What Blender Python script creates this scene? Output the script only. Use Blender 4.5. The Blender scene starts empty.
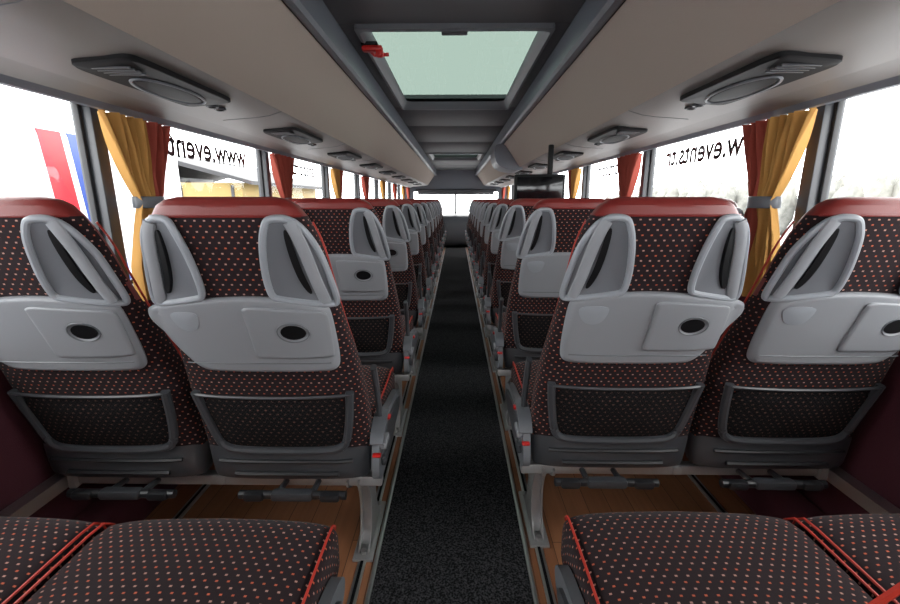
import bpy, bmesh, math, random
from mathutils import Vector, Matrix
import numpy as np
random.seed(3)
scene = bpy.context.scene
COL = scene.collection
pi = math.pi

# ------------------------------------------------------------------ materials
def newmat(name):
    m = bpy.data.materials.new(name); m.use_nodes = True
    nt = m.node_tree; b = nt.nodes['Principled BSDF']
    return m, nt, b
def N(nt, typ, **kw):
    n = nt.nodes.new(typ)
    for k, v in kw.items(): setattr(n, k, v)
    return n
def MA(nt, op, a, b=None, c=None):
    n = nt.nodes.new('ShaderNodeMath'); n.operation = op
    for i, v in enumerate((a, b, c)):
        if v is None: continue
        if isinstance(v, (int, float)): n.inputs[i].default_value = v
        else: nt.links.new(v, n.inputs[i])
    return n.outputs[0]
def mixc(nt, fac, a, b):
    n = nt.nodes.new('ShaderNodeMix'); n.data_type = 'RGBA'
    if isinstance(fac, (int, float)): n.inputs[0].default_value = fac
    else: nt.links.new(fac, n.inputs[0])
    for s, v in ((6, a), (7, b)):
        if isinstance(v, tuple): n.inputs[s].default_value = (*v, 1) if len(v) == 3 else v
        else: nt.links.new(v, n.inputs[s])
    return n.outputs[2]
def simple(name, col, rough=.5, metal=0., bump=0., bscale=200., var=0., spec=None, coat=0.):
    m, nt, b = newmat(name)
    b.inputs['Base Color'].default_value = (*col, 1)
    b.inputs['Roughness'].default_value = rough
    b.inputs['Metallic'].default_value = metal
    if spec is not None: b.inputs['Specular IOR Level'].default_value = spec
    if coat: b.inputs['Coat Weight'].default_value = coat
    tc = N(nt, 'ShaderNodeTexCoord')
    if bump or var:
        no = N(nt, 'ShaderNodeTexNoise'); no.inputs['Scale'].default_value = bscale
        no.inputs['Detail'].default_value = 3
        nt.links.new(tc.outputs['Object'], no.inputs['Vector'])
        if bump:
            bp = N(nt, 'ShaderNodeBump'); bp.inputs['Strength'].default_value = bump
            bp.inputs['Distance'].default_value = .002
            nt.links.new(no.outputs[0], bp.inputs['Height']); nt.links.new(bp.outputs[0], b.inputs['Normal'])
        if var:
            dark = tuple(c*(1-var) for c in col); lite = tuple(min(1, c*(1+var)) for c in col)
            nt.links.new(mixc(nt, no.outputs[0], dark, lite), b.inputs['Base Color'])
    return m

DU, DV = .0205, .0130
def fabric():
    m, nt, b = newmat('dotted_seat_fabric')
    uv = N(nt, 'ShaderNodeUVMap'); uv.uv_map = 'UVMap'
    sp = N(nt, 'ShaderNodeSeparateXYZ'); nt.links.new(uv.outputs[0], sp.inputs[0])
    u = MA(nt, 'DIVIDE', sp.outputs[0], DU); v = MA(nt, 'DIVIDE', sp.outputs[1], DV)
    row = MA(nt, 'FLOOR', v); par = MA(nt, 'FLOORED_MODULO', row, 2.0)
    u2 = MA(nt, 'ADD', u, MA(nt, 'MULTIPLY', par, .5))
    fu = MA(nt, 'ABSOLUTE', MA(nt, 'SUBTRACT', MA(nt, 'FRACT', u2), .5))
    fv = MA(nt, 'ABSOLUTE', MA(nt, 'SUBTRACT', MA(nt, 'FRACT', v), .5))
    mu = MA(nt, 'LESS_THAN', fu, .115); mv = MA(nt, 'LESS_THAN', fv, .14)
    mask = MA(nt, 'MULTIPLY', mu, mv)
    no = N(nt, 'ShaderNodeTexNoise'); no.inputs['Scale'].default_value = 900
    nt.links.new(uv.outputs[0], no.inputs['Vector'])
    base = mixc(nt, no.outputs[0], (.009, .005, .006), (.025, .013, .016))
    row4 = MA(nt, 'LESS_THAN', par, .5)
    dots = mixc(nt, row4, (.48, .11, .055), (.46, .26, .21))
    nt.links.new(mixc(nt, mask, base, dots), b.inputs['Base Color'])
    b.inputs['Roughness'].default_value = .9
    b.inputs['Specular IOR Level'].default_value = .2
    b.inputs['Sheen Weight'].default_value = .05
    bp = N(nt, 'ShaderNodeBump'); bp.inputs['Strength'].default_value = .3; bp.inputs['Distance'].default_value = .001
    nt.links.new(no.outputs[0], bp.inputs['Height']); nt.links.new(bp.outputs[0], b.inputs['Normal'])
    return m
def netmat():
    m, nt, b = newmat('pocket_net')
    uv = N(nt, 'ShaderNodeUVMap'); uv.uv_map = 'UVMap'
    sp = N(nt, 'ShaderNodeSeparateXYZ'); nt.links.new(uv.outputs[0], sp.inputs[0])
    a = MA(nt, 'ADD', sp.outputs[0], sp.outputs[1]); c = MA(nt, 'SUBTRACT', sp.outputs[0], sp.outputs[1])
    f1 = MA(nt, 'LESS_THAN', MA(nt, 'FRACT', MA(nt, 'DIVIDE', a, .011)), .3)
    f2 = MA(nt, 'LESS_THAN', MA(nt, 'FRACT', MA(nt, 'DIVIDE', c, .011)), .3)
    k = MA(nt, 'MAXIMUM', f1, f2)
    u = MA(nt, 'DIVIDE', sp.outputs[0], DU); v = MA(nt, 'DIVIDE', sp.outputs[1], DV)
    par = MA(nt, 'FLOORED_MODULO', MA(nt, 'FLOOR', v), 2.0)
    fu = MA(nt, 'ABSOLUTE', MA(nt, 'SUBTRACT', MA(nt, 'FRACT', MA(nt, 'ADD', u, MA(nt, 'MULTIPLY', par, .5))), .5))
    fv = MA(nt, 'ABSOLUTE', MA(nt, 'SUBTRACT', MA(nt, 'FRACT', v), .5))
    mk = MA(nt, 'MULTIPLY', MA(nt, 'LESS_THAN', fu, .16), MA(nt, 'LESS_THAN', fv, .19))
    back = mixc(nt, mk, (.005, .004, .005), (.13, .07, .055))
    nt.links.new(mixc(nt, k, back, (.012, .0115, .012)), b.inputs['Base Color'])
    b.inputs['Roughness'].default_value = .9; b.inputs['Specular IOR Level'].default_value = .15
    return m
def woodmat():
    m, nt, b = newmat('wood_floor')
    tc = N(nt, 'ShaderNodeTexCoord')
    mp = N(nt, 'ShaderNodeMapping'); mp.inputs['Rotation'].default_value = (0, 0, pi/2)
    nt.links.new(tc.outputs['Object'], mp.inputs[0])
    br = N(nt, 'ShaderNodeTexBrick'); br.inputs['Scale'].default_value = 1
    br.inputs['Brick Width'].default_value = .9; br.inputs['Row Height'].default_value = .09
    br.inputs['Mortar Size'].default_value = .0012
    br.inputs['Color1'].default_value = (.36, .155, .075, 1); br.inputs['Color2'].default_value = (.50, .23, .115, 1)
    br.inputs['Mortar'].default_value = (.08, .035, .02, 1)
    nt.links.new(mp.outputs[0], br.inputs[0])
    m2 = N(nt, 'ShaderNodeMapping'); m2.inputs['Scale'].default_value = (60, 3, 1)
    nt.links.new(tc.outputs['Object'], m2.inputs[0])
    no = N(nt, 'ShaderNodeTexNoise'); no.inputs['Scale'].default_value = 1; no.inputs['Detail'].default_value = 6
    nt.links.new(m2.outputs[0], no.inputs[0])
    n = nt.nodes.new('ShaderNodeMix'); n.data_type = 'RGBA'; n.blend_type = 'MULTIPLY'
    n.inputs[0].default_value = .7
    nt.links.new(br.outputs[0], n.inputs[6])
    nt.links.new(mixc(nt, no.outputs[0], (.45, .4, .38), (1, 1, 1)), n.inputs[7])
    nt.links.new(n.outputs[2], b.inputs['Base Color'])
    b.inputs['Roughness'].default_value = .35
    return m
def carpetmat():
    m, nt, b = newmat('aisle_carpet')
    tc = N(nt, 'ShaderNodeTexCoord')
    no = N(nt, 'ShaderNodeTexNoise'); no.inputs['Scale'].default_value = 160; no.inputs['Detail'].default_value = 4
    nt.links.new(tc.outputs['Object'], no.inputs[0])
    cr = N(nt, 'ShaderNodeValToRGB')
    cr.color_ramp.elements[0].position = .42; cr.color_ramp.elements[0].color = (.006, .006, .007, 1)
    cr.color_ramp.elements[1].position = .68; cr.color_ramp.elements[1].color = (.075, .075, .082, 1)
    nt.links.new(no.outputs[0], cr.inputs[0]); nt.links.new(cr.outputs[0], b.inputs['Base Color'])
    b.inputs['Roughness'].default_value = .95; b.inputs['Specular IOR Level'].default_value = .15
    bp = N(nt, 'ShaderNodeBump'); bp.inputs['Strength'].default_value = .8; bp.inputs['Distance'].default_value = .004
    nt.links.new(no.outputs[0], bp.inputs['Height']); nt.links.new(bp.outputs[0], b.inputs['Normal'])
    return m
def glassmat(name, tint, refl=.05):
    m = bpy.data.materials.new(name); m.use_nodes = True; nt = m.node_tree; nt.nodes.clear()
    o = N(nt, 'ShaderNodeOutputMaterial'); t = N(nt, 'ShaderNodeBsdfTransparent'); g = N(nt, 'ShaderNodeBsdfGlossy')
    t.inputs[0].default_value = (*tint, 1); g.inputs['Roughness'].default_value = .03
    mx = N(nt, 'ShaderNodeMixShader'); mx.inputs[0].default_value = refl
    nt.links.new(t.outputs[0], mx.inputs[1]); nt.links.new(g.outputs[0], mx.inputs[2])
    nt.links.new(mx.outputs[0], o.inputs[0]); return m

FAB = fabric(); NET = netmat(); WOOD = woodmat(); CARPET = carpetmat()
LEATHER = simple('red_leather', (.18, .019, .016), .42, bump=.25, bscale=350)
PIPE = simple('orange_red_piping', (.44, .032, .018), .5)
GREY = simple('light_grey_plastic', (.265, .275, .295), .46)
GREYH = simple('handle_dish_plastic', (.15, .158, .175), .34)
GREY2 = simple('silver_plastic', (.30, .32, .35), .34)
GREYD = simple('mid_grey_plastic', (.13, .14, .155), .4)
DARK = simple('charcoal_plastic', (.050, .053, .060), .36, bump=.1, bscale=700)
BLACK = simple('black_plastic', (.005, .005, .006), .5, spec=.25)
POD = simple('pod_black_plastic', (.007, .007, .008), .6, spec=.2)
FOOT = simple('footrest_rubber', (.018, .019, .022), .4)
STEEL = simple('painted_steel', (.38, .38, .38), .38, metal=.5)
ALU = simple('aluminium_trim', (.6, .6, .6), .35, metal=.9)
REDP = simple('red_plastic', (.5, .012, .01), .4)
BEIGE = simple('beige_rack_fabric', (.38, .325, .28), .9, bump=.25, bscale=700, var=.08)
STRIP = simple('service_strip_plastic', (.195, .18, .168), .5, bump=.1, bscale=500)
CEIL = simple('ceiling_dark_vinyl', (.075, .075, .08), .6, bump=.2, bscale=500)
TRIMG = simple('blue_grey_trim', (.14, .155, .18), .42)
MAROON = simple('maroon_wall_carpet', (.065, .011, .020), .9, bump=.5, bscale=400, var=.3)
YEL = simple('yellow_curtain', (.50, .26, .065), .8, bump=.2, bscale=900)
REDC = simple('red_curtain', (.31, .05, .03), .8, bump=.2, bscale=900)
RUB = simple('window_rubber', (.02, .02, .022), .6)
GLASS = glassmat('window_glass', (.9, .92, .92))
HGLASS = glassmat('tinted_hatch_glass', (.050, .066, .057))
SCREEN = simple('screen_black', (.004, .004, .005), .12)
WHITEP = simple('white_coach_paint', (.75, .77, .8), .3)
BLUEP = simple('blue_stripe_paint', (.02, .05, .22), .3)
REDS = simple('red_stripe_paint', (.5, .01, .02), .3)
INK = simple('window_lettering', (.05, .005, .01), .6)

# ------------------------------------------------------------------ mesh builder
class MB:
    def __init__(s): s.v = []; s.f = []; s.m = []; s.uv = []; s.mats = []
    def mi(s, mat):
        if mat not in s.mats: s.mats.append(mat)
        return s.mats.index(mat)
    def face(s, idx, mat, uvs=None):
        s.f.append(tuple(idx)); s.m.append(s.mi(mat))
        if uvs is None:
            uvs = [(s.v[i][0], s.v[i][2]+s.v[i][1]) for i in idx]
        s.uv.append(uvs)
    def loft(s, rings, mat, caps=True, closed=True, matfn=None):
        base = len(s.v); n = len(rings[0]); us = []
        for r in rings:
            s.v += [tuple(p) for p in r]
            a = [0.]
            for i in range(n):
                a.append(a[-1]+(Vector(r[(i+1) % n])-Vector(r[i])).length)
            us.append([x-a[n]/2 for x in a])
        vs = [0.]
        for k in range(1, len(rings)):
            vs.append(vs[-1]+max((Vector(rings[k][i])-Vector(rings[k-1][i])).length for i in range(0, n, 3)))
        for k in range(len(rings)-1):
            for i in range(n if closed else n-1):
                j = (i+1) % n
                idx = (base+k*n+i, base+k*n+j, base+(k+1)*n+j, base+(k+1)*n+i)
                mm = mat
                if matfn:
                    c = sum((Vector(s.v[q]) for q in idx), Vector())/4; mm = matfn(c)
                s.face(idx, mm, [(us[k][i], vs[k]), (us[k][i+1], vs[k]), (us[k+1][i+1], vs[k+1]), (us[k+1][i], vs[k+1])])
        if caps:
            s.face([base+i for i in range(n)][::-1], mat if not matfn else matfn(Vector(rings[0][0])))
            e = base+(len(rings)-1)*n
            s.face([e+i for i in range(n)], mat if not matfn else matfn(Vector(rings[-1][0])))
    def tube(s, pts, r, mat, closed=False, seg=8, sx=1., sy=1., up=(0, 0, 1)):
        pts = [Vector(p) for p in pts]; n = len(pts); rings = []
        for i, p in enumerate(pts):
            if closed: t = pts[(i+1) % n]-pts[i-1]
            else: t = pts[min(i+1, n-1)]-pts[max(i-1, 0)]
            t.normalize(); u = Vector(up)
            if abs(t.dot(u)) > .95: u = Vector((0, 1, 0)) if abs(t.y) < .9 else Vector((1, 0, 0))
            a = t.cross(u).normalized(); b = a.cross(t)
            rings.append([p+a*math.cos(q*2*pi/seg)*r*sx+b*math.sin(q*2*pi/seg)*r*sy for q in range(seg)])
        if closed: rings.append(rings[0])
        s.loft(rings, mat, caps=not closed)
    def box(s, c, d, mat, bev=.004, rot=None, seg=2):
        bm = bmesh.new(); bmesh.ops.create_cube(bm, size=1)
        bmesh.ops.scale(bm, vec=d, verts=bm.verts)
        if bev: bmesh.ops.bevel(bm, geom=list(bm.edges), offset=min(bev, min(d)*.45), segments=seg, affect='EDGES', profile=.5)
        M = Matrix.Translation(c) @ (rot.to_4x4() if rot else Matrix.Identity(4))
        bmesh.ops.transform(bm, matrix=M, verts=bm.verts)
        bm.verts.index_update(); b = len(s.v); s.v += [tuple(v.co) for v in bm.verts]
        for f in bm.faces: s.face([b+v.index for v in f.verts], mat)
        bm.free()
    def prism(s, poly, axis, a, b, mat, matlist=None):
        def P(p, t):
            return {'x': (t, p[0], p[1]), 'y': (p[0], t, p[1]), 'z': (p[0], p[1], t)}[axis]
        n = len(poly); base = len(s.v)
        s.v += [P(p, a) for p in poly]+[P(p, b) for p in poly]
        for i in range(n):
            j = (i+1) % n
            s.face((base+i, base+j, base+n+j, base+n+i), matlist[i] if matlist else mat)
        s.face([base+i for i in range(n)][::-1], mat); s.face([base+n+i for i in range(n)], mat)
    def plate(s, outline, c, fn, mat, rs=None, matfn=None, skirt=.006):
        if rs is None: rs = [0.02+.98*i/14 for i in range(15)]
        n = len(outline); base = len(s.v)
        for r in rs:
            for p in outline:
                x = c[0]+(p[0]-c[0])*r; z = c[1]+(p[1]-c[1])*r
                s.v.append(tuple(fn(x, z, r)))
        for p in outline: s.v.append(tuple(fn(p[0], p[1], 2)))
        R = len(rs)+1
        for k in range(R-1):
            for i in range(n):
                j = (i+1) % n
                idx = (base+k*n+i, base+k*n+j, base+(k+1)*n+j, base+(k+1)*n+i)
                cc = sum((Vector(s.v[q]) for q in idx), Vector())/4
                s.face(idx, matfn(cc) if matfn else mat, [(s.v[q][0], s.v[q][2]) for q in idx])
        s.face([base+i for i in range(n)], mat, [(s.v[base+i][0], s.v[base+i][2]) for i in range(n)])
    def mesh(s, name, sharp=30):
        me = bpy.data.meshes.new(name); me.from_pydata(s.v, [], s.f)
        for m in s.mats: me.materials.append(m)
        me.polygons.foreach_set('material_index', s.m)
        uvl = me.uv_layers.new(name='UVMap'); flat = []
        for poly, uv in zip(me.polygons, s.uv):
            for q in uv: flat += [q[0], q[1]]
        uvl.data.foreach_set('uv', flat)
        bm = bmesh.new(); bm.from_mesh(me); bmesh.ops.recalc_face_normals(bm, faces=bm.faces); bm.to_mesh(me); bm.free()
        me.polygons.foreach_set('use_smooth', [True]*len(me.polygons))
        me.set_sharp_from_angle(angle=math.radians(sharp)); me.update()
        return me
def obj(name, me, loc=(0, 0, 0), rot=(0, 0, 0), parent=None):
    o = bpy.data.objects.new(name, me); COL.objects.link(o)
    o.location = loc; o.rotation_euler = rot
    if parent: o.parent = parent
    return o
def chaikin(p, it=3, closed=True):
    for _ in range(it):
        q = []; n = len(p)
        if not closed: q.append(p[0])
        for i in range(n if closed else n-1):
            a = p[i]; b = p[(i+1) % n]
            q.append(tuple(a[k]*.75+b[k]*.25 for k in range(len(a)))); q.append(tuple(a[k]*.25+b[k]*.75 for k in range(len(a))))
        if not closed: q.append(p[-1])
        p = q
    return p

# ------------------------------------------------------------------ seat
LV = np.array([  # z, yrear, w, t, n
 (.42, .000, .236, .050, 4.0), (.50, -.008, .243, .056, 4.0), (.60, -.032, .243, .060, 4.0), (.70, -.063, .238, .060, 4.0),
 (.80, -.098, .228, .058, 3.8), (.90, -.138, .215, .056, 3.4), (1.0, -.178, .204, .056, 2.9), (1.08, -.206, .194, .057, 2.7),
 (1.13, -.222, .182, .056, 2.7), (1.165, -.228, .167, .052, 2.8), (1.188, -.224, .150, .044, 3.0), (1.200, -.214, .132, .032, 3.0),
 (1.206, -.198, .105, .016, 3.0)])
_lo = LV[LV[:, 0] <= 1.166]
_d = np.gradient(_lo, axis=0)
_res = []
for i in range(len(_lo)-1):
    for q in np.linspace(0, 1, 8, endpoint=False):
        h00 = 2*q**3-3*q**2+1; h10 = q**3-2*q**2+q; h01 = -2*q**3+3*q**2; h11 = q**3-q**2
        _res.append(h00*_lo[i]+h10*_d[i]+h01*_lo[i+1]+h11*_d[i+1])
_res = np.array(_res+list(LV[LV[:, 0] >= 1.164]))
LV2 = _res[np.argsort(_res[:, 0])]
def par(z): return [float(np.interp(z, LV2[:, 0], LV2[:, i])) for i in range(1, 5)]
def surf(x, z, off=0.):
    y, w, t, n = par(z); q = min(abs(x)/w, .97)
    yy = y+t-t*(1-q**n)**(1/n)
    g = Vector((0, -1, .0))
    if q > .5: g = Vector((math.copysign((q-.5)*1.3, x), -1, 0)).normalized()
    return Vector((x, yy, z))+g*off
def sering(y, w, t, n, z, N_=64):
    out = []
    for i in range(N_):
        a = 2*pi*i/N_; s_, c_ = math.sin(a), math.cos(a)
        out.append((w*math.copysign(abs(s_)**(2/n), s_), y+t+t*math.copysign(abs(c_)**(2/n), c_), z))
    return out
def build_seat(side):
    b = MB()
    zs = sorted(set(list(np.linspace(.42, 1.13, 30))+[1.14, 1.15, 1.157, 1.165, 1.169, 1.175, 1.182, 1.188, 1.194, 1.2, 1.204, 1.206]))
    rings = [sering(*par(z), z) for z in zs]
    def mf(c):
        if c.z > 1.167: return LEATHER
        y, w, t, n = par(c.z)
        if c.z > .97 and c.y > y+t*1.1: return LEATHER
        return FAB
    b.loft(rings, FAB, matfn=mf)
    b.tube([surf(x, 1.166, .001) for x in np.linspace(-.162, .162, 25)], .0030, LEATHER, seg=6)
    for sx in (-1, 1):
        pts = []
        for z in np.linspace(.5, 1.15, 24):
            y, w, t, n = par(z); pts.append((sx*w*.955, y+t*1.72, z))
        b.tube(pts, .0026, PIPE, seg=6)
    rs = []
    for z, e in ((.382, -.02), (.390, .000), (.405, .008), (.44, .011), (.485, .008), (.497, .004), (.498, -.004)):
        y, w, t, n = par(max(z, .42)); rs.append(sering(y-e, w-.002+e*.3, t+e, 3.6, z))
    b.loft(rs, DARK)
    b.tube([surf(x, .458, .014) for x in np.linspace(-.19, .19, 20)], .006, FOOT, seg=6)
    b.tube([surf(x, .415, .012) for x in np.linspace(-.15, .15, 20)], .008, FOOT, seg=6)
    # net pocket
    K = 1.04
    po = chaikin([(x*K, z) for x, z in [(-.185, .688), (0, .680), (.185, .688), (.178, .60), (.165, .52), (.12, .505), (-.12, .505), (-.165, .52), (-.178, .60)]], 2)
    def pf(x, z, r):
        if r == 2: return surf(x, z, -.004)
        return surf(x, z, .006+.016*(1-r*r))
    b.plate(po, (0, .6), pf, NET)
    fr = chaikin([(x*K, z) for x, z in [(-.198, .695), (-.190, .62), (-.178, .54), (-.165, .505), (-.12, .492), (.12, .492), (.165, .505), (.178, .54), (.190, .62), (.198, .695)]], 2, False)
    b.tube([surf(x, z, .008) for x, z in fr], .012, DARK, seg=8)
    b.tube([surf(x*K, .690-.006*math.cos(x*8), .014) for x in np.linspace(-.195, .195, 20)], .0045, DARK, seg=6)
    # tray panel : one smooth moulding + raised cup-holder panel
    s = side
    out = [(s*.248, .935), (s*.236, .954), (s*.17, .968), (s*.02, .986), (-s*.10, .982), (-s*.188, .962), (-s*.196, .94), (-s*.200, .805), (-s*.188, .774),
           (-s*.15, .768), (s*.12, .768), (s*.160, .780), (s*.19, .83), (s*.245, .91)]
    out = chaikin(out, 3)
    cx = .108; cz = .893
    def tf(x, z, r):
        if r == 2: return surf(x, z, -.003)
        o = .020
        if r > .9: o = .020-.013*((r-.9)/.1)**2
        return surf(x, z, o)
    b.plate(out, (0, .875), tf, GREY, rs=[.02, .15, .3, .45, .6, .7, .8, .86, .9, .93, .96, .98, 1.0])
    cup = chaikin([(.004, .945), (.004, .958), (.03, .962), (.16, .950), (.184, .945), (.187, .92), (.187, .83), (.182, .818), (.02, .816), (.004, .82), (.004, .84)], 3)
    def cf(x, z, r):
        if r == 2: return surf(x, z, .012)
        o = .0285 if r < .93 else .0285-.004*((r-.93)/.07)**2
        d = ((x-cx)/.036)**2+((z-cz)/.027)**2
        if d < 1: o -= .0065*(1-d**2.5)
        return surf(x, z, o)
    b.plate(cup, (cx, cz), cf, GREY, rs=[.02, .1, .15, .2, .25, .3, .34, .38, .42, .46, .5, .6, .7, .8, .88, .93, .96, .98, 1.])
    el = [(cx+.0275*math.cos(a), cz+.0195*math.sin(a)) for a in np.linspace(0, 2*pi, 36)[:-1]]
    b.plate(el, (cx, cz), lambda x, z, r: surf(x, z, .0262 if r != 2 else .018), BLACK, rs=[.1, .5, 1.])  # black disc paints the shade inside the cup recess
    b.tube([surf(cx+.034*math.cos(a), cz+.0255*math.sin(a), .0285) for a in np.linspace(0, 2*pi, 36)[:-1]], .0018, GREYD, closed=True, seg=6)
    b.tube([surf(x, .800, .0200) for x in np.linspace(-.175, .175, 30)], .0015, GREYD, seg=5)
    lat = chaikin([(-.168, .945), (-.105, .948), (-.105, .925), (-.118, .895), (-.152, .895), (-.168, .922)], 3)
    b.plate(lat, (-.135, .925), lambda x, z, r: surf(x, z, .016 if r == 2 else .0245-.003*r*r), GREY2, rs=[.1, .4, .7, .9, 1.])
    # grab handles both sides
    for sx in (-1, 1):
        hf = [(.40, .984), (.375, 1.00), (.385, 1.05), (.45, 1.11), (.56, 1.152), (.64, 1.162), (.84, 1.162), (.93, 1.135), (.985, 1.06), (1.015, .990), (1.01, .966), (.96, .960), (.70, .970), (.46, .980)]
        hf = chaikin(hf, 3)
        def D(f, z, off):
            y, w, t, n = par(z); return surf(sx*f*w, z, off)
        def DD(f, z, r):
            if r == 2: return D(f, z, -.004)
            return D(f, z, .003+.010*r**3)
        b.plate(hf, (.66, 1.06), DD, GREYH, rs=[.05, .2, .4, .55, .65, .75, .82, .88, .94, 1.])
        b.tube([D(f, z, .012) for f, z in hf], .0080, GREY2, closed=True, seg=10, up=(0, -1, 0))
        b.tube([D(f, z, .015) for f, z in chaikin([(.82, 1.155), (.835, 1.10), (.86, 1.03), (.90, .968)], 3, False)], .014, GREY, seg=12, up=(0, -1, 0), sy=.5)
        slot_shade = chaikin([(.71, 1.138), (.675, 1.09), (.695, 1.03), (.76, .990), (.81, .992), (.765, 1.04), (.75, 1.09), (.765, 1.138)], 3)  # slot is not cut: a black plate paints its shade
        b.plate(slot_shade, (.728, 1.065), lambda x, z, r: D(x, z, .002 if r == 2 else .0125), BLACK, rs=[.05, .5, 1.])
    # cushion
    rings = []
    prof = [(.095, .80, .55), (.10, .93, .85), (.12, 1, 1), (.2, 1, 1), (.3, 1, 1.0), (.4, 1, 1.02), (.48, 1, 1.03), (.515, .998, .99), (.535, .99, .88), (.547, .97, .68), (.552, .93, .42)]
    CW = .246
    def cpt(a, w, h, zc, n=6.0):
        s_, c_ = math.sin(a), math.cos(a)
        xx = w*math.copysign(abs(s_)**(2/n), s_); zz = h*math.copysign(abs(c_)**(2/n), c_)
        if zz > 0: zz *= 1+.05*math.cos(min(1, abs(xx)/w)*pi*.95)
        return xx, zc+zz
    for y, kw, kh in prof:
        w = CW*kw; h = .083*kh; zc = .472 if y < .5 else .472-.012*(y-.5)/.05
        rings.append([(cpt(2*pi*i/96+pi, w, h, zc)[0], y, cpt(2*pi*i/96+pi, w, h, zc)[1]) for i in range(96)])
    b.loft(rings, FAB)
    for sx in (-1, 1):
        pts = [(sx*(CW-.006), y, .472+.070*kh) for y, kw, kh in prof[2:8]]+[(sx*(CW-.008), .536, .522), (sx*(CW-.016), .551, .492), (sx*(CW-.018), .551, .43)]
        b.tube(pts, .0027, PIPE, seg=6)
    b.box((0, .31, .375), (.40, .42, .035), DARK, .01)
    return b.mesh('coach_seat_mesh')
seatL = build_seat(-1); seatR = build_seat(1)

# ------------------------------------------------------------------ seat frame
def build_frame(s):
    b = MB()
    X = lambda x: s*x
    for y, z in ((.06, .352), (.36, .352)):
        b.box((X(.475), y, z), (.97, .034, .034), STEEL, .006)
    leg = chaikin([(.03, .37), (.40, .37), (.40, .33), (.31, .28), (.275, .18), (.30, .06), (.37, .02), (.37, .0), (.13, .0), (.13, .02), (.18, .06), (.195, .18), (.15, .28), (.03, .33)], 2)
    def slab(x0, x1, m): b.prism([(p[0], p[1]) for p in leg], 'x', X(x0), X(x1), m)
    slab(.058, .064, STEEL); slab(.092, .098, STEEL)
    leg2 = [( .5*(p[0]-.235)*1.25+.235, p[1]) for p in leg]
    b.prism(leg2, 'x', X(.062), X(.094), STEEL)
    b.box((X(.078), .25, .006), (.07, .30, .012), STEEL, .003)
    for y in (.13, .37):
        b.tube([(X(.078), y, .01), (X(.078), y, .024)], .011, ALU, seg=6)
    side = chaikin([(-.02, .44), (.02, .53), (.12, .55), (.22, .52), (.44, .49), (.48, .45), (.44, .41), (.1, .37), (0, .38)], 2)
    b.prism(side, 'x', X(-.014), X(.008), GREYD)
    side2 = [((p[0]-.2)*.8+.2, (p[1]-.46)*.62+.46) for p in side]
    b.prism(side2, 'x', X(-.022), X(-.008), DARK)
    b.prism(chaikin([(-.015, .50), (.02, .552), (.13, .566), (.13, .54), (.03, .52)], 2), 'x', X(-.028), X(.012), GREYD)
    b.box((X(-.022), .05, .49), (.02, .07, .022), GREY, .006)
    b.box((X(-.022), .04, .44), (.016, .05, .03), DARK, .006)
    b.box((X(-.030), .09, .548), (.012, .022, .012), REDP, .004)
    b.box((X(-.008), -.012, .478), (.024, .016, .009), REDP, .003)
    b.tube([(X(-.012), .085, .54), (X(.012), .085, .54)], .024, DARK, seg=16)
    b.tube(chaikin([(X(-.004), .085, .54), (X(-.004), .065, .62), (X(-.004), .035, .70), (X(-.004), .015, .74)], 2, False), .012, DARK, seg=10, sx=.8)
    b.box((X(.95), .21, .352), (.025, .36, .05), STEEL, .005)
    b.box((X(.49), .21, .352), (.03, .34, .03), STEEL, .005)
    for cx in (.235, .735):
        b.tube([(X(cx-.155), -.040, .366), (X(cx+.155), -.040, .366)], .0125, FOOT, seg=12)
        b.box((X(cx), -.043, .368), (.12, .034, .028), DARK, .009)
        for q in (-.11, .11): b.box((X(cx+q), -.046, .366), (.06, .030, .027), FOOT, .01)
        for q in (-.05, .05):
            b.tube([(X(cx+q), -.036, .36), (X(cx+q), .06, .352)], .009, DARK, seg=8)
    return b.mesh('seat_frame_mesh')
frameL = build_frame(-1); frameR = build_frame(1)

rowsL = [.265]+[1.15+.81*i for i in range(11)]
rowsR = [.30]+[1.22+.81*i for i in range(11)]
for y in rowsL:
    for cx in (-.484, -.984): obj('coach_seat', seatL, (cx, y, 0))
    obj('seat_frame', frameL, (-.226, y, 0))
for y in rowsR:
    for cx in (.490, .990): obj('coach_seat', seatR, (cx, y, 0))
    obj('seat_frame', frameR, (.232, y, 0))

# ------------------------------------------------------------------ shell
Y0, Y1 = -1.3, 12.0; HW = 1.25
b = MB(); b.box((0, (Y0+Y1)/2, -.03), (2.6, Y1-Y0+.1, .06), WOOD, 0); obj('floor', b.mesh('floor'))
b = MB(); b.box((0, (Y0+Y1)/2, .004), (.50, Y1-Y0-.1, .008), CARPET, 0); obj('aisle_carpet', b.mesh('aisle_carpet'))
k = 1
for s in (-1, 1):
    for x, w, h in ((.257, .014, .014), (.305, .028, .007), (1.06, .03, .01)):
        b = MB(); b.box((s*x, (Y0+Y1)/2, h/2), (w, Y1-Y0-.02, h), ALU, .002)
        if x > .3: b.box((s*x, (Y0+Y1)/2, h), (w*.35, Y1-Y0-.02, .003), BLACK, 0)
        obj('trim_%d' % k, b.mesh('trim')); k += 1
posts = [1.635+1.43*i for i in range(-1, 8)]
ZS, ZT = .86, 1.545
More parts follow.
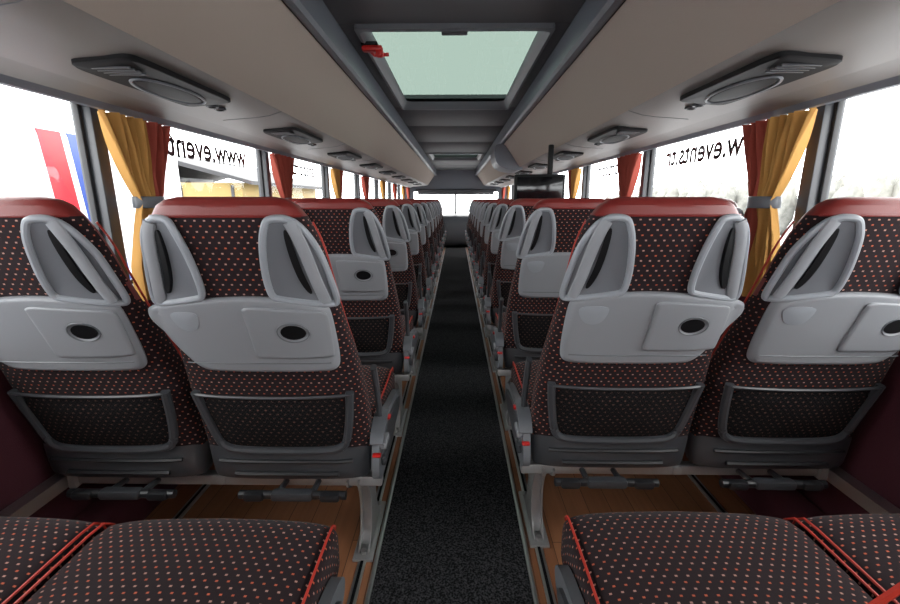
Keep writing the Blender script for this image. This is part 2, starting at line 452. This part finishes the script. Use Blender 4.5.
for s, nm in ((-1, 'left'), (1, 'right')):
    b = MB()
    b.box((s*(HW+.035), (Y0+Y1)/2, ZS/2-.03), (.07, Y1-Y0, ZS+.06), MAROON, 0)
    b.box((s*(HW+.035), (Y0+Y1)/2, 1.76), (.07, Y1-Y0, .43), STRIP, 0)
    for y in posts: b.box((s*(HW+.035), y, (ZS+ZT)/2), (.07, .055, ZT-ZS+.02), DARK, .004)
    for y in (Y0+.06, Y1-.06): b.box((s*(HW+.035), y, (ZS+ZT)/2), (.07, .12, ZT-ZS+.02), TRIMG, 0)
    obj('wall_'+nm, b.mesh('wall_'+nm))
    b = MB(); b.prism(chaikin([(s*HW, .80), (s*(HW-.015), .81), (s*(HW-.015), .865), (s*HW, .875), (s*(HW+.07), .872), (s*(HW+.07), .8)], 1), 'y', Y0+.01, Y1-.01, GREYD)
    obj('trim_%d' % k, b.mesh('sill')); k += 1
    b = MB(); b.prism(chaikin([(s*(HW-.001), .012), (s*(HW-.10), .012), (s*(HW-.10), .14), (s*(HW-.07), .18), (s*(HW-.001), .19)], 1), 'y', Y0+.01, Y1-.01, MAROON)
    b.prism([(s*(HW-.002), .32), (s*(HW-.045), .32), (s*(HW-.045), .36), (s*(HW-.002), .36)], 'y', Y0+.01, Y1-.01, ALU)
    obj('baseboard_'+nm, b.mesh('duct'))
k2 = 1
edges = [Y0+.12]+posts+[Y1-.12]
for s in (-1, 1):
    for a, c in zip(edges[:-1], edges[1:]):
        ya, yc = a+.0275, c-.0275
        if yc-ya < .15: continue
        b = MB(); xg = s*(HW+.05)
        bb = len(b.v); b.v += [(xg, ya, ZS), (xg, yc, ZS), (xg, yc, ZT), (xg, ya, ZT)]; b.face([bb, bb+1, bb+2, bb+3], GLASS)
        for (yy, zz, dy, dz) in (((ya+yc)/2, ZT-.008, yc-ya, .016), ((ya+yc)/2, ZS+.02, yc-ya, .02), (ya+.008, (ZS+ZT)/2, .016, ZT-ZS), (yc-.008, (ZS+ZT)/2, .016, ZT-ZS)):
            b.box((s*(HW+.04), yy, zz), (.02, dy, dz), RUB, .003)
        w = obj('window_%d' % k2, b.mesh('window')); k2 += 1
        if 1.4 < a < 3.4:
            cu = bpy.data.curves.new('lettering', 'FONT'); cu.body = 'www.events.tr' if a < 2 else 'ansport.com'
            cu.size = .165; cu.extrude = .0005; cu.align_x = 'CENTER'; cu.offset = .003
            cu.materials.append(INK)
            t = bpy.data.objects.new('lettering', cu); COL.objects.link(t); t.parent = w
            t.rotation_euler = (pi/2, 0, pi/2 if s > 0 else -pi/2); t.location = (s*(HW+.056), (ya+yc)/2+.02, 1.40)

for nm, y, zb, zt in (('rear', Y0-.03, .95, 1.6), ('front', Y1+.03, .72, 1.42)):  # rear window is out of view, added to let in light
    b = MB()
    b.box((0, y, zb/2-.03), (2.6, .06, zb+.06), MAROON if nm == 'rear' else GREYD, 0)
    b.box((0, y, (zt+1.97)/2), (2.6, .06, 1.97-zt), TRIMG, 0)
    for s in (-1, 1): b.box((s*1.22, y, (zb+zt)/2), (.16, .06, zt-zb), TRIMG, 0)
    obj('wall_'+nm, b.mesh('wall_'+nm))
    b = MB(); bb = len(b.v); b.v += [(-1.14, y, zb), (1.14, y, zb), (1.14, y, zt), (-1.14, y, zt)]; b.face([bb, bb+1, bb+2, bb+3], GLASS)
    for s in (-1, 1): b.box((s*1.13, y, (zb+zt)/2), (.02, .03, zt-zb), RUB, .003)
    b.box((0, y, zb+.01), (2.26, .03, .02), RUB, .003); b.box((0, y, zt-.01), (2.26, .03, .02), RUB, .003)
    if nm == 'front':
        b.box((0, y-.01, (zb+zt)/2), (.05, .03, zt-zb), RUB, .003)
    obj('window_%d' % k2, b.mesh('window')); k2 += 1
b = MB()  # blind added to darken the bright far end
b.tube([(-1.05, 11.9, 1.44), (1.05, 11.9, 1.44)], .035, DARK, seg=14)
b.box((0, 11.9, 1.38), (2.0, .012, .10), DARK, .003)
obj('added_blind', b.mesh('added_blind'))

# ceiling
CZ = 1.95
hatches = [(2.15, 3.95), (7.6, 8.8)]
b = MB()
segs = [(Y0, .2), (.205, 2.15), (3.95, 4.9), (4.905, 6.2), (6.205, 7.6), (8.8, 10.2), (10.205, Y1)]
for a, c in segs:
    b.box((0, (a+c)/2, CZ+.012), (1.02, c-a, .024), CEIL, .004)
for a, c in hatches:
    for s in (-1, 1): b.box((s*.475, (a+c)/2, CZ+.012), (.07, c-a, .024), CEIL, .003)
for s in (-1, 1): b.box((s*.905, (Y0+Y1)/2, 2.0), (.81, Y1-Y0, .04), CEIL, 0)
for a, c in ((Y0, 2.15), (3.95, 7.6), (8.8, Y1)): b.box((0, (a+c)/2, 2.0), (1.02, c-a, .04), CEIL, 0)
obj('ceiling', b.mesh('ceiling'))
for a, c in hatches:
    b = MB()
    def ringpts(hx, ya, yc, z, r=.05):
        base = [(-hx, ya), (hx, ya), (hx, yc), (-hx, yc)]; out = []
        for i, (x, y) in enumerate(base):
            cx = x-math.copysign(r, x); cy = y+(r if y == ya else -r)
            st = {0: pi, 1: 1.5*pi, 2: 0, 3: .5*pi}[i]
            for q in range(6): out.append((cx+r*math.cos(st+q*pi/10), cy+r*math.sin(st+q*pi/10), z))
        return out
    b.loft([ringpts(.445, a+.002, c-.002, CZ+.004, .02), ringpts(.445, a+.002, c-.002, CZ-.018, .02), ringpts(.430, a+.03, c-.03, CZ-.022, .03),
            ringpts(.415, a+.06, c-.05, CZ-.005, .04), ringpts(.40, a+.09, c-.07, CZ+.015, .05), ringpts(.395, a+.10, c-.08, CZ+.03, .05)], GREYD, caps=False)
    b.loft([ringpts(.46, a+.0, c-.0, CZ+.10, .02), ringpts(.46, a, c, CZ+.02, .02)], GREYD, caps=False)
    gp = ringpts(.40, a+.09, c-.07, CZ+.03, .05); base = len(b.v); b.v += gp; b.face(list(range(base, base+len(gp))), HGLASS)
    b.box((0, a+.09, CZ+.0), (.12, .03, .03), DARK, .006)
    obj('roof_hatch', b.mesh('roof_hatch', 35))
b = MB()
b.box((-.40, 2.36, CZ-.035), (.10, .045, .025), REDP, .008); b.box((-.365, 2.36, CZ-.055), (.035, .035, .035), REDP, .008)
b.tube([(-.43, 2.34, CZ-.03), (-.40, 2.42, CZ-.045), (-.33, 2.43, CZ-.04)], .009, REDP, seg=8)
b.box((-.41, 2.37, CZ-.018), (.08, .09, .014), BLACK, .004)
obj('emergency_hammer', b.mesh('emergency_hammer'))

# luggage racks / service channels
def rack(s):
    pr = [(.512, 1.975, TRIMG), (.512, 1.86, TRIMG), (.500, 1.845, TRIMG), (.500, 1.828, TRIMG), (.512, 1.815, TRIMG), (.535, 1.814, TRIMG), (.548, 1.822, BLACK), (.553, 1.822, BEIGE),
          (.575, 1.795, BEIGE), (.62, 1.735, BEIGE), (.665, 1.672, BEIGE), (.70, 1.622, BEIGE), (.728, 1.582, BEIGE), (.738, 1.568, BLACK), (.742, 1.570, STRIP),
          (.80, 1.553, STRIP), (.86, 1.545, STRIP), (1.00, 1.535, STRIP), (1.075, 1.532, BLACK), (1.08, 1.535, STRIP), (1.14, 1.528, STRIP), (1.172, 1.518, TRIMG), (1.188, 1.500, TRIMG), (1.203, 1.498, TRIMG), (1.214, 1.51, TRIMG), (1.248, 1.545, TRIMG), (1.248, 1.975, TRIMG)]
    b = MB(); b.prism([(s*p[0], p[1]) for p in pr], 'y', Y0+.005, Y1-.005, TRIMG, [p[2] for p in pr])
    for y in np.arange(.9, 11.5, 1.12):
        b.tube([(s*x, y, z-.0005) for x, z, _ in pr[14:18]], .0012, GREYD, seg=5)
    return b.mesh('rack', 25)
for s in (-1, 1): obj('luggage_rack', rack(s))
def service(s):
    b = MB()
    n = 80; ringb = []
    for kk, z in ((1, .004), (1, -.006), (.97, -.010), (.5, -.010), (.02, -.010)):
        r = []
        for i in range(n):
            a = 2*pi*i/n; cc, ss = math.cos(a), math.sin(a)
            x = .085*kk*math.copysign(abs(cc)**.22, cc); y = .26*kk*math.copysign(abs(ss)**.22, ss)
            r.append((x, y, z-s*x*.085))
        ringb.append(r)
    b.loft(ringb, POD)
    def E(cx, cy, rx, ry, mat, z=-.012, dome=.01):
        n = 36; rr = []
        for k_, dz in ((1, 0), (.97, -.004), (.85, -.004-dome*.5), (.5, -.004-dome), (.03, -.004-dome)):
            rr.append([(cx+rx*k_*math.cos(2*pi*i/n), cy+ry*k_*math.sin(2*pi*i/n), z+dz-s*(cx+rx*k_*math.cos(2*pi*i/n))*.085) for i in range(n)])
        b.loft(rr, mat)
    E(s*.014, .05, .046, .15, POD, z=-.009, dome=.002)
    b.tube([(s*.014+.054*math.cos(a), .05+.165*math.sin(a), -.013-s*.05*math.cos(a)*.085) for a in np.linspace(0, 2*pi, 40)[:-1]], .0042, GREYD, closed=True, seg=8)
    for q in (-.03, -.01, .01, .03): b.box((0, -.19+q, -.012), (.10, .006, .006), DARK, .001)
    for cy in (.30, .355):
        b.tube([(s*.02+.018*math.cos(a), cy+.018*math.sin(a), -.004) for a in np.linspace(0, 2*pi, 24)[:-1]], .005, DARK, closed=True, seg=8)
        E(s*.02, cy, .014, .014, BLACK, z=-.002, dome=.004)
    return b.mesh('reading_light_panel')
for s in (-1, 1):
    me = service(s)
    for i in range(9): obj('reading_light_panel', me, (s*.875, 1.44+1.12*i, 1.541))

# monitor
b = MB()
b.box((.62, 3.35, 1.285), (.37, .05, .19), BLACK, .012); b.box((.62, 3.322, 1.285), (.33, .004, .155), SCREEN, .001)
b.box((.70, 3.38, 1.48), (.04, .03, .22), BLACK, .01)
obj('ceiling_monitor', b.mesh('ceiling_monitor'))
b = MB()
b.prism(chaikin([(.46, 1.83), (.44, 1.70), (.50, 1.56), (.74, 1.52), (.80, 1.56), (.60, 1.80)], 2), 'y', 5.3, 5.9, TRIMG)
obj('video_housing', b.mesh('video_housing'))

# curtains
def curtain(first, second, s, ZC=1.495):
    b = MB(); L = []
    nz = 40; ny = 96
    for i in range(nz+1):
        z = ZC-.675*i/nz
        if z > 1.19: f = ((z-1.19)/.305); w = .13+.24*f**.75
        else: f = (1.19-z)/.375; w = .13+.14*min(1, f*1.6)**.7
        r = []
        for j in range(ny+1):
            u = j/ny
            amp = .014+.012*min(1, abs(z-1.19)*5)
            y = (u-.5)*w+.004*math.sin(u*31+z*7)
            x = amp*math.sin(u*2*pi*9+.6*math.sin(z*6+u*9))+.007*math.sin(u*23+z*11)
            x += .012*math.exp(-((z-1.19)/.06)**2)*math.cos((u-.5)*pi)
            r.append((-s*x, y, z))
        L.append(r)
    base = len(b.v)
    for r in L: b.v += r
    for i in range(nz):
        for j in range(ny):
            m = first if j/ny < .56 else second
            b.face((base+i*(ny+1)+j, base+i*(ny+1)+j+1, base+(i+1)*(ny+1)+j+1, base+(i+1)*(ny+1)+j), m)
    rb = []
    for dz in (-.022, -.02, .02, .022):
        kk = 1 if abs(dz) < .021 else .96
        rb.append([(.040*kk*math.cos(a), .078*kk*math.sin(a), 1.19+dz) for a in np.linspace(0, 2*pi, 33)[:-1]])
    b.loft(rb, GREYD)
    return b.mesh('curtain', 80)
cv = {s: (curtain(YEL, REDC, s), curtain(REDC, REDC, s)) for s in (-1, 1)}
for s in (-1, 1):
    for i, y in enumerate(posts):
        if i == 0: continue
        me = cv[s][0] if i in (1, 3, 5, 7) else cv[s][1]
        obj('curtain', me, (s*(HW-.055), y+.12 if i < 8 else y-.25, 0))

# dashboard + wheel
b = MB()
b.prism(chaikin([(11.05, .01), (11.05, .62), (11.2, .80), (11.6, .86), (11.98, .80), (11.98, .01)], 2), 'x', -1.13, 1.13, DARK)
b.box((-.55, 11.12, .80), (.45, .12, .10), BLACK, .03)
obj('dashboard', b.mesh('dashboard'))
b = MB()
R = Matrix.Rotation(math.radians(-55), 3, 'X')
b.tube([Vector((-.62, 10.88, .84))+R @ Vector((.23*math.cos(a), .23*math.sin(a), 0)) for a in np.linspace(0, 2*pi, 40)[:-1]], .014, BLACK, closed=True, seg=8)
for a in (0, pi, -pi/2): b.tube([Vector((-.62, 10.88, .84)), Vector((-.62, 10.88, .84))+R @ Vector((.23*math.cos(a), .23*math.sin(a), 0))], .011, DARK)
b.tube([(-.62, 10.88, .84), (-.62, 11.04, .62)], .03, DARK, seg=12)
obj('steering_wheel', b.mesh('steering_wheel'))

# ------------------------------------------------------------------ outside
b = MB(); b.box((0, 10, -1.25), (160, 160, .1), simple('pale_asphalt', (.45, .45, .46), .9, var=.2, bscale=2), 0); obj('ground', b.mesh('ground'))
b = MB()
xw = -4.2
b.box((xw-1.25, 1.5, .55), (2.5, 11., 2.9), WHITEP, .15, seg=4)
def stripe(y0, y1, sl, m):
    b.prism([(y0, -.6), (y1, -.6), (y1-sl, 1.9), (y0-sl, 1.9)], 'x', xw+.004, xw-.02, m)
stripe(4.86, 5.14, .24, REDS); stripe(5.22, 5.65, .24, BLUEP)
for yy in (-1.5, 5.6):
    b.tube([(xw+.03, yy, -.7), (xw-.3, yy, -.7)], .5, BLACK, seg=28)
    b.tube([(xw+.05, yy, -.7), (xw+.0, yy, -.7)], .27, ALU, seg=20)
obj('parked_bus', b.mesh('parked_bus', 35))
b = MB()
YW = simple('yellow_cladding', (.20, .14, .04), .7); RF = simple('dark_roof', (.02, .02, .022), .7)
b.box((-13, 24, .3), (8, 10, 3.2), YW, .02)
b.prism([(-17.6, 1.8), (-13, 3.0), (-8.4, 1.8), (-8.4, 1.95), (-13, 3.2), (-17.6, 1.95)], 'y', 18.6, 29.4, RF)
for xx in (-16, -13.8, -11.6, -9.4): b.box((xx, 18.98, .3), (.12, .06, 3.0), RF, .01)
for yy in (20.5, 23.5, 26.5): b.box((-8.98, yy, .1), (.06, 1.2, 1.2), RF, .01)
obj('yard_shed', b.mesh('yard_shed'))
b = MB()
TR = simple('bare_hedge', (.17, .17, .155), .95, var=.6, bscale=3)
for i in range(150):
    x = 24+random.uniform(-2, 2); y = -8+i*.5+random.uniform(-.4, .4); h = random.uniform(1.8, 2.9)
    n = 9; rr = []
    for k_, z in ((.3, -1.2), (.8, -.4), (1.0, h*.3), (.85, h*.6), (.5, h*.85), (.1, h)):
        rr.append([(x+.8*k_*random.uniform(.5, 1.3)*math.cos(2*pi*q/n), y+.8*k_*random.uniform(.5, 1.3)*math.sin(2*pi*q/n), z+random.uniform(-.15, .15)) for q in range(n)])
    b.loft(rr, TR)
obj('hedge_row', b.mesh('hedge_row', 80))

# ------------------------------------------------------------------ world
w = bpy.data.worlds.new('overcast'); scene.world = w; w.use_nodes = True; nt = w.node_tree
bg = nt.nodes['Background']
tc = N(nt, 'ShaderNodeTexCoord'); sp = N(nt, 'ShaderNodeSeparateXYZ'); nt.links.new(tc.outputs['Generated'], sp.inputs[0])
cl = MA(nt, 'MULTIPLY_ADD', sp.outputs[2], .35, .8)
nt.links.new(mixc(nt, cl, (.80, .86, .95), (1.0, .99, .98)), bg.inputs[0])
bg.inputs[1].default_value = 9.4

# camera
cam = bpy.data.cameras.new('camera'); co = bpy.data.objects.new('camera', cam); COL.objects.link(co)
cam.sensor_width = 36; cam.lens = 17.6; cam.clip_start = .03; cam.clip_end = 300
co.location = (.01, 0, 1.2); co.rotation_euler = (math.radians(90-13.1), 0, math.radians(.78))
scene.camera = co
scene.view_settings.view_transform = 'Standard'
